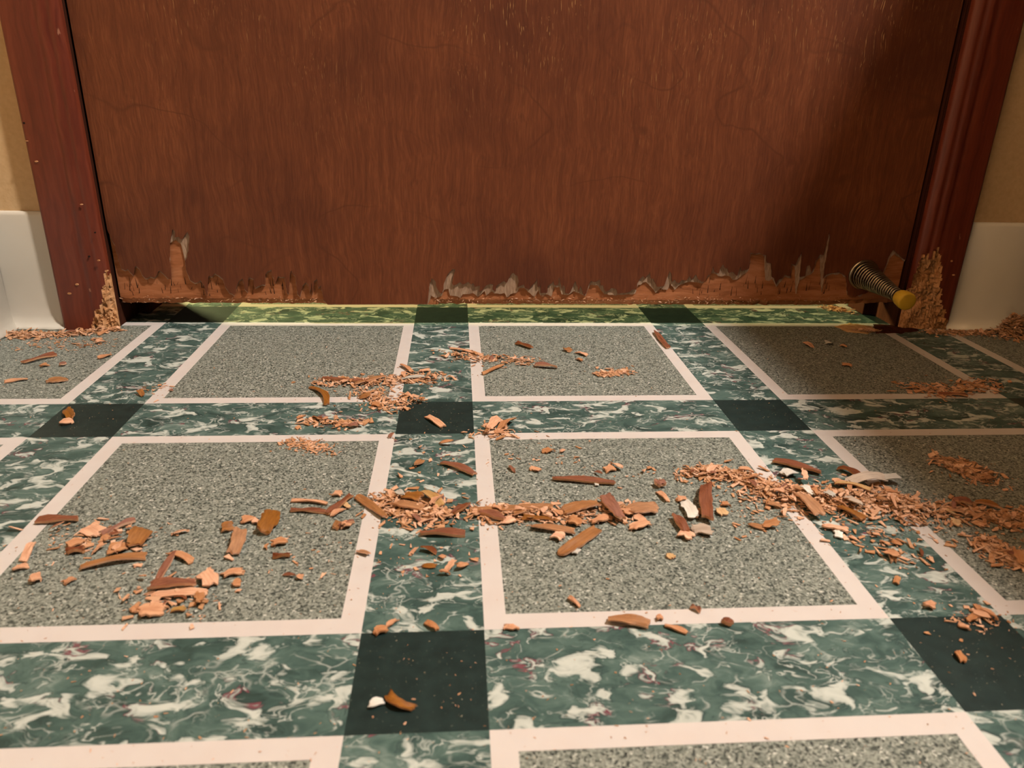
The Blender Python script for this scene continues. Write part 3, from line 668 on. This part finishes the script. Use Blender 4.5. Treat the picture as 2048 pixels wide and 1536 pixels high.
(1640,1054,1700,1068,4.2,'p',2.0,'wood_chip','pale curl in front of the right drift'),
(1664,1070,1690,1076,6.0,'w',1.8,'paint_flake','white curled flake in front of the right drift'),
(1824,1016,1856,1026,6.0,'g',1.2,'paper_flake','pale flake right of the cream line beside right drift'),
(1882,1024,1916,1032,5.0,'y',1.2,'wood_flake','tan flake at the left tip of the shaded right pile'),
(1896,1012,1944,1018,5.0,'r',1.6,'wood_piece','red-brown piece on top of the shaded right pile',2),
(1946,1012,2000,1024,5.0,'v',1.6,'veneer_piece','orange-brown piece along the shaded right pile',2),
(1900,1048,1924,1050,6.5,'y',1.4,'wood_flake','tan squarish flake below the shaded right pile'),
(1778,1101,1788,1128,4.0,'v',2.4,'wood_curl','orange S-shaped curl on the right marble band'),
(1784,1160,1802,1166,6.0,'p',1.8,'wood_flake','pale curled flake alone on the right marble band'),
(1842,1212,1874,1218,6.5,'p',1.8,'wood_flake','pale pointed flake above the right dark square'),
(1932,1244,1962,1230,5.0,'p',2.0,'wood_chip','pale branching chip on the right dark square'),
(1950,1210,1962,1232,4.0,'p',1.4,'wood_chip','pale stick above the branching chip'),
(1912,1252,1942,1262,4.0,'p',1.0,'wood_chip','pale splinter left of the branching chip'),
(1914,1304,1928,1330,4.5,'p',1.6,'wood_flake','pale notched flake in the middle of right dark square'),
(1875,791,1936,794,3.6,'r',1.0,'wood_sliver','dark stick on the cream line in the shaded right part'),
(1646,687,1666,688,8.0,'w',1.0,'paint_flake','white oval flake on the shaded tile near the door stop'),
(1678,693,1696,695,5.0,'p',1.0,'wood_flake','pale leaf flake right of the white oval flake'),
(1608,686,1625,698,5.0,'p',1.2,'wood_chip','reddish pale chip left of the white oval flake'),
(1682,730,1706,735,4.5,'p',1.0,'wood_chip','pale chip in the middle of the shaded far tile'),
(1206,944,1232,938,6.0,'p',2.0,'wood_flake','pale crumpled flake right of the long straight stick'),
(1066,946,1078,938,6.0,'p',1.6,'wood_flake','pale flake upper left of the long straight stick'),
(1084,908,1105,900,5.0,'p',1.2,'wood_flake','pale flake in the upper middle tile near the green band'),
(1338,1108,1344,1122,3.8,'y',.8,'wood_flake','small tan flake alone on the middle tile'),
(975,863,1000,842,6.0,'p',2.6,'wood_flake','left petal of the fan of pale flakes',0,24,0),
(1000,868,1028,842,7.0,'p',2.8,'wood_flake','right petal of the fan of pale flakes',0,-24,0),
(986,868,1012,866,5.0,'p',1.6,'wood_flake','front petal of the fan of pale flakes'),
]
for rec in BIG:
    x0, y0, x1, y1, wd, kd, bd, nm, lab = rec[:9]; ex = rec[9:] + (0, 0, 0, None)[len(rec[9:]):]
    if y0+y1 > 2400: wd *= .66
    a, b_ = at(x0, y0), at(x1, y1); L = max((b_-a).length, wd*.0007)
    th = {'v': .0009, 'r': .0013, 'p': .0007, 'w': .0005, 'g': .0005, 'y': .0006}[kd]*rc.uniform(.85, 1.2)
    sliver_like = L > wd*.0035
    me = chip_mesh(nm, L, wd*.001, th, bd*.001*rc.choice((.7, 1.0)), rc.uniform(-.6, .6), .30 if sliver_like else .5, kd, rc, .22 if sliver_like else .3, ex[3] if ex[3] is not None else rc.uniform(-.03, .03))
    o = link(nm, me, None); o['lift'] = ex[0]*.001
    o.location = (a+b_)/2; d = b_-a
    o.rotation_euler = (math.radians(ex[1]+rc.uniform(-4, 4)), math.radians(ex[2]), math.atan2(d.y, d.x))
    drop(o); del o['lift']
    tag(o, lab, {'wood_sliver': 'wood sliver', 'veneer_sliver': 'veneer strip', 'wood_chip': 'wood chip', 'wood_flake': 'wood flake', 'wood_piece': 'wood strip', 'veneer_piece': 'veneer piece', 'paint_flake': 'paint flake', 'paper_flake': 'torn flake', 'wood_curl': 'wood curl'}[nm])

# small chips: a stock of shapes, each copy is its own object
STOCK = []
for i in range(26):
    L = rc.uniform(.0040, .0115); kd = rc.choices('pprvyw', (9, 4, 3, 1.5, 1, .5))[0]
    STOCK.append(chip_mesh('small_wood_chip', L, rc.uniform(.0012, .0038), rc.uniform(.0003, .0006), rc.uniform(.0002, .0012), rc.uniform(-1.0, 1.0), .7, kd, rc, .7, rc.uniform(-.12, .12)))
def along(pts, t):
    P = [at(*q) for q in pts]; seg = [(b_-a).length for a, b_ in zip(P, P[1:])]; T = sum(seg)*t
    for a, b_, s in zip(P, P[1:], seg):
        if T <= s or b_ is P[-1]: return a.lerp(b_, min(1, T/max(s, 1e-6)))
        T -= s
CL = [
# polyline px, spread mm, small, dust, height mm, small label, dust label
([(765,1000),(800,1012),(850,1026),(885,1034)], 6.5, 16, 1100, 4.0, 'small chip in the drift between the two centre cream lines', 'loose shavings of the drift between the centre cream lines'),
([(950,1030),(1060,1030),(1160,1030),(1260,1022)], 5.5, 17, 700, 2.5, 'small chip in the drift across the middle grey tile', 'loose shavings of the drift across the middle grey tile'),
([(1375,948),(1440,948),(1490,958),(1535,980)], 5.0, 14, 1100, 3.0, 'small chip in the reddish heap at the right of middle tile', 'reddish shavings heaped at the right edge of middle tile'),
([(1545,985),(1600,1000),(1680,1005),(1760,1000),(1800,1015),(1832,1035)], 8.5, 28, 2600, 6.0, 'small chip in the big right drift on the marble band', 'deep orange shavings of the big drift on right marble band'),
([(1890,1020),(1960,1034),(2020,1040),(2070,1045)], 6.0, 12, 1100, 3.5, 'small chip in the shaded pile at the right edge', 'shaded shavings of the pile at the right edge'),
([(1890,925),(1930,938),(1975,962)], 4.5, 3, 1000, 3.0, 'small chip in the fuzzy heap on the shaded right tile', 'fuzzy sawdust heap on the shaded right tile'),
([(1970,1085),(2000,1110),(2050,1125)], 4.5, 5, 600, 2.5, 'small chip in the lowest shaded pile at right edge', 'shavings of the lowest shaded pile at right edge'),
([(640,764),(740,768),(830,756),(890,757)], 6.0, 13, 900, 2.5, 'small chip in the far drift left of centre', 'shavings of the far drift left of centre'),
([(735,785),(780,815),(830,795)], 6.0, 9, 600, 2.0, 'small chip in the shavings left of middle dark square', 'shavings spilling toward the middle dark square'),
([(890,708),(960,718),(1058,724)], 6.0, 8, 450, 1.5, 'small chip in the spill across the far right cream line', 'fine spill of shavings across the far centre cream line'),
([(600,842),(650,846),(725,850)], 4.5, 6, 260, 1.5, 'small chip in the row lying on the left green band', 'shavings in a row on the left green band'),
([(585,885),(620,892),(652,905)], 4.5, 0, 420, .8, '', 'fine orange sawdust at the top of the left grey tile'),
([(975,868),(1010,866)], 5.0, 3, 160, 1.5, 'small chip at the foot of the fan of flakes', 'shavings at the foot of the fan of flakes'),
([(120,1075),(200,1085),(290,1085)], 9.0, 9, 140, 1.5, 'small chip among the flakes on the left grey tile', 'crumbs among the flakes on the left grey tile'),
([(270,1205),(330,1205),(410,1195)], 7.0, 7, 120, 2.0, 'small chip in the lower left cluster', 'crumbs of the lower left cluster'),
([(5,668),(60,672),(140,670),(240,656)], 4.5, 7, 2000, 2.5, 'small chip along the foot of the left baseboard', 'pale shavings along the left baseboard and casing foot'),
([(14,655),(28,652)], 3.0, 0, 500, 6.0, '', 'pale shavings heaped in the left baseboard corner'),
([(60,690),(150,690),(200,688)], 9.0, 2, 260, .8, 'small chip in front of the left baseboard spill', 'thin scatter of shavings before the left baseboard'),
([(2015,668),(2045,664),(2080,672)], 9.0, 6, 4200, 20.0, 'small chip on the heap by the right baseboard', 'dark reddish heap of shavings by the right baseboard'),
([(1850,664),(1900,666),(1975,667)], 4.0, 3, 900, 2.5, 'small chip along the foot of the right baseboard', 'shavings along the right casing and baseboard'),
([(1690,645),(1715,652),(1740,658)], 3.0, 4, 500, 3.0, 'small chip at the torn floor by right jamb', 'gnawed crumbs at the torn floor by right jamb'),
([(1660,616),(1685,622)], 5.0, 0, 260, 1.2, '', 'ochre crumbs under the right end of the door'),
([(1810,772),(1880,785),(1960,775),(1985,765)], 7.0, 3, 700, 1.5, 'small chip on the sawdust at shaded right cream corner', 'orange sawdust at the shaded right cream corner'),
([(1200,750),(1230,748),(1255,742)], 3.5, 2, 320, 1.2, 'small chip on the tiny heap of far middle tile', 'tiny orange heap on the far middle tile'),
([(850,890),(860,940),(870,960)], 16, 6, 60, .4, 'small chip on the marble above the middle drift', 'specks on the marble above the middle drift'),
([(820,1090),(850,1120),(900,1110)], 12, 8, 40, .4, 'small chip on the marble below the middle drift', 'specks on the marble below the middle drift'),
([(1690,1060),(1740,1070),(1810,1110)], 9, 7, 120, 1.0, 'small chip on the marble in front of right drift', 'crumbs on the marble in front of right drift'),
([(1040,915),(1250,930),(1330,950)], 12, 6, 60, .5, 'small chip in the upper part of the middle tile', 'specks in the upper part of the middle tile'),
([(1470,975),(1520,1000),(1560,1080)], 12, 6, 120, .6, 'small chip between the reddish heap and right drift', 'specks between the reddish heap and right drift'),
([(530,1080),(680,1130),(700,1180)], 14, 5, 40, .4, 'small chip beside the left cream line', 'specks beside the left cream line'),
([(1940,1240),(1965,1240)], 6, 2, 100, .8, 'small chip at the branching chip on right dark square', 'crumbs at the branching chip on right dark square'),
([(300,770),(310,790),(330,770)], 6, 3, 60, .4, 'small chip on the far left cream corner', 'specks on the far left cream corner'),
]
def shard(bm, p, s, rnd, flat):
    ax_ = rnd.uniform(0, 6.283); d = Vector((math.cos(ax_), math.sin(ax_), rnd.uniform(-.25, .5)*flat)); q = Vector((-d.y, d.x, rnd.uniform(-.4, .4)*flat)).normalized()
    L = s*rnd.uniform(.6, 1.5); wv = s*rnd.uniform(.15, .65); t = s*.10
    P = [p-d*L*.5-q*wv*.5, p-d*L*.35+q*wv*.5, p+d*L*.5+q*wv*rnd.uniform(-.3, .5), p+d*L*.42-q*wv*.5]
    zm = min(v.z for v in P)
    if zm < .0002:
        for v in P: v.z += .0002-zm
    a = [bm.verts.new(v) for v in P]; b_ = [bm.verts.new(v+Vector((0, 0, t))) for v in P]
    bm.faces.new(b_); bm.faces.new(a[::-1])
    for i in range(4): j = (i+1) % 4; bm.faces.new((a[i], a[j], b_[j], b_[i]))
rd = random.Random(5)
YLIM = YW-.0105
for pts, sp, ns, nd, h, ls, ld in CL:
    sp *= .001; h *= .001
    under = pts[0][1] < 630
    for i in range(ns):
        c = along(pts, rd.random()); c.x += rd.gauss(0, sp*.8); c.y += rd.gauss(0, sp*.8)
        if not under and c.y > YLIM-.004: c.y = YLIM-.004-rd.random()*.006
        o = link('small_wood_chip', rd.choice(STOCK), None)
        o.location = c; o.rotation_euler = (rd.uniform(-.45, .45), rd.uniform(-.35, .35), rd.uniform(0, 6.283)); s = rd.uniform(.75, 1.25); o.scale = (s, s, s)
        o['lift'] = h*rd.uniform(.0, .75); drop(o); del o['lift']
        tag(o, ls, 'wood chip', ls.replace('small chip', 'small chips'))
    bm = bmesh.new()
    for i in range(nd):
        t = rd.random()
        for _ in range(4):
            if noise.noise((t*7.0, len(pts)*3.3+pts[0][0]*.37, 0)) > rd.uniform(-.5, .35): break
            t = rd.random()
        c = along(pts, t); gx_, gy_ = rd.gauss(0, 1), rd.gauss(0, 1)
        if rd.random() < .15: gx_ *= 1.8; gy_ *= 1.8
        c.x += gx_*sp; c.y += gy_*sp*.85
        if not under and c.y > YLIM: c.y = YLIM-rd.random()*.004
        z = h*math.exp(-(gx_*gx_+gy_*gy_)*.6)*rd.random()**.6
        s = rd.choice((.0008, .0010, .0014, .0014, .002, .0028, .0036, .0048))
        if h < .001: s *= .7
        shard(bm, Vector((c.x, c.y, z)), s, rd, min(1, h/.002))
    o = link('sawdust_pile', finish(bm, 'sawdust_pile'), M['dust']); tag(o, ld, 'sawdust', kind='stuff')
# specks all over
bm = bmesh.new()
for i in range(900):
    px, py = rd.uniform(0, 2048), 660+rd.random()**1.2*870
    c = at(px, py)
    if c.y < YLIM: shard(bm, Vector((c.x, c.y, 0)), rd.choice((.0004, .0006, .0009, .0013)), rd, .3)
tag(link('wood_specks', finish(bm, 'wood_specks'), M['dust']), 'tiny wood specks strewn over the whole floor', 'sawdust', kind='stuff')
bm = bmesh.new()
for i in range(420):
    cx_, cy_, sx, sy = rd.choice(((870,825,40,22), (870,825,40,22), (180,840,60,18), (1540,830,40,18), (830,1340,90,60), (1950,1320,60,50)))
    c = at(rd.gauss(cx_, sx), rd.gauss(cy_, sy)); shard(bm, Vector((c.x, c.y, 0)), rd.choice((.0002, .0003, .0005)), rd, .2)
tag(link('pale_dust', finish(bm, 'pale_dust'), M['dustlight']), 'pale dust specks on the dark green squares', 'dust', kind='stuff')

# ------------------------------------------------------------------ unseen cabinet added right of the view to shade that part of the floor
VX = .5+.408*.84
van = empty('shade_cabinet', (VX, 0, 0)); tag(van, 'unseen brown cabinet added to shade the right side of the room', 'cabinet')
def vchild(o): o.parent = van; o.matrix_parent_inverse = Matrix.Translation(van.location).inverted(); return o
vchild(boxobj('body', (VX+.02, -.75, .09), (VX+.55, .40, .80), M['paintwhite'], None, .002))
vchild(boxobj('plinth', (VX+.07, -.74, 0), (VX+.55, .39, .09), M['paintwhite']))
vchild(boxobj('worktop', (VX, -.77, .80), (VX+.57, .43, .84), M['paintwhite'], None, .004))
for i in range(3):
    y = -.735+i*.375
    d = boxobj('door', (VX+.004, y, .11), (VX+.02, y+.36, .78), M['paintwhite'], None, .002); vchild(d)
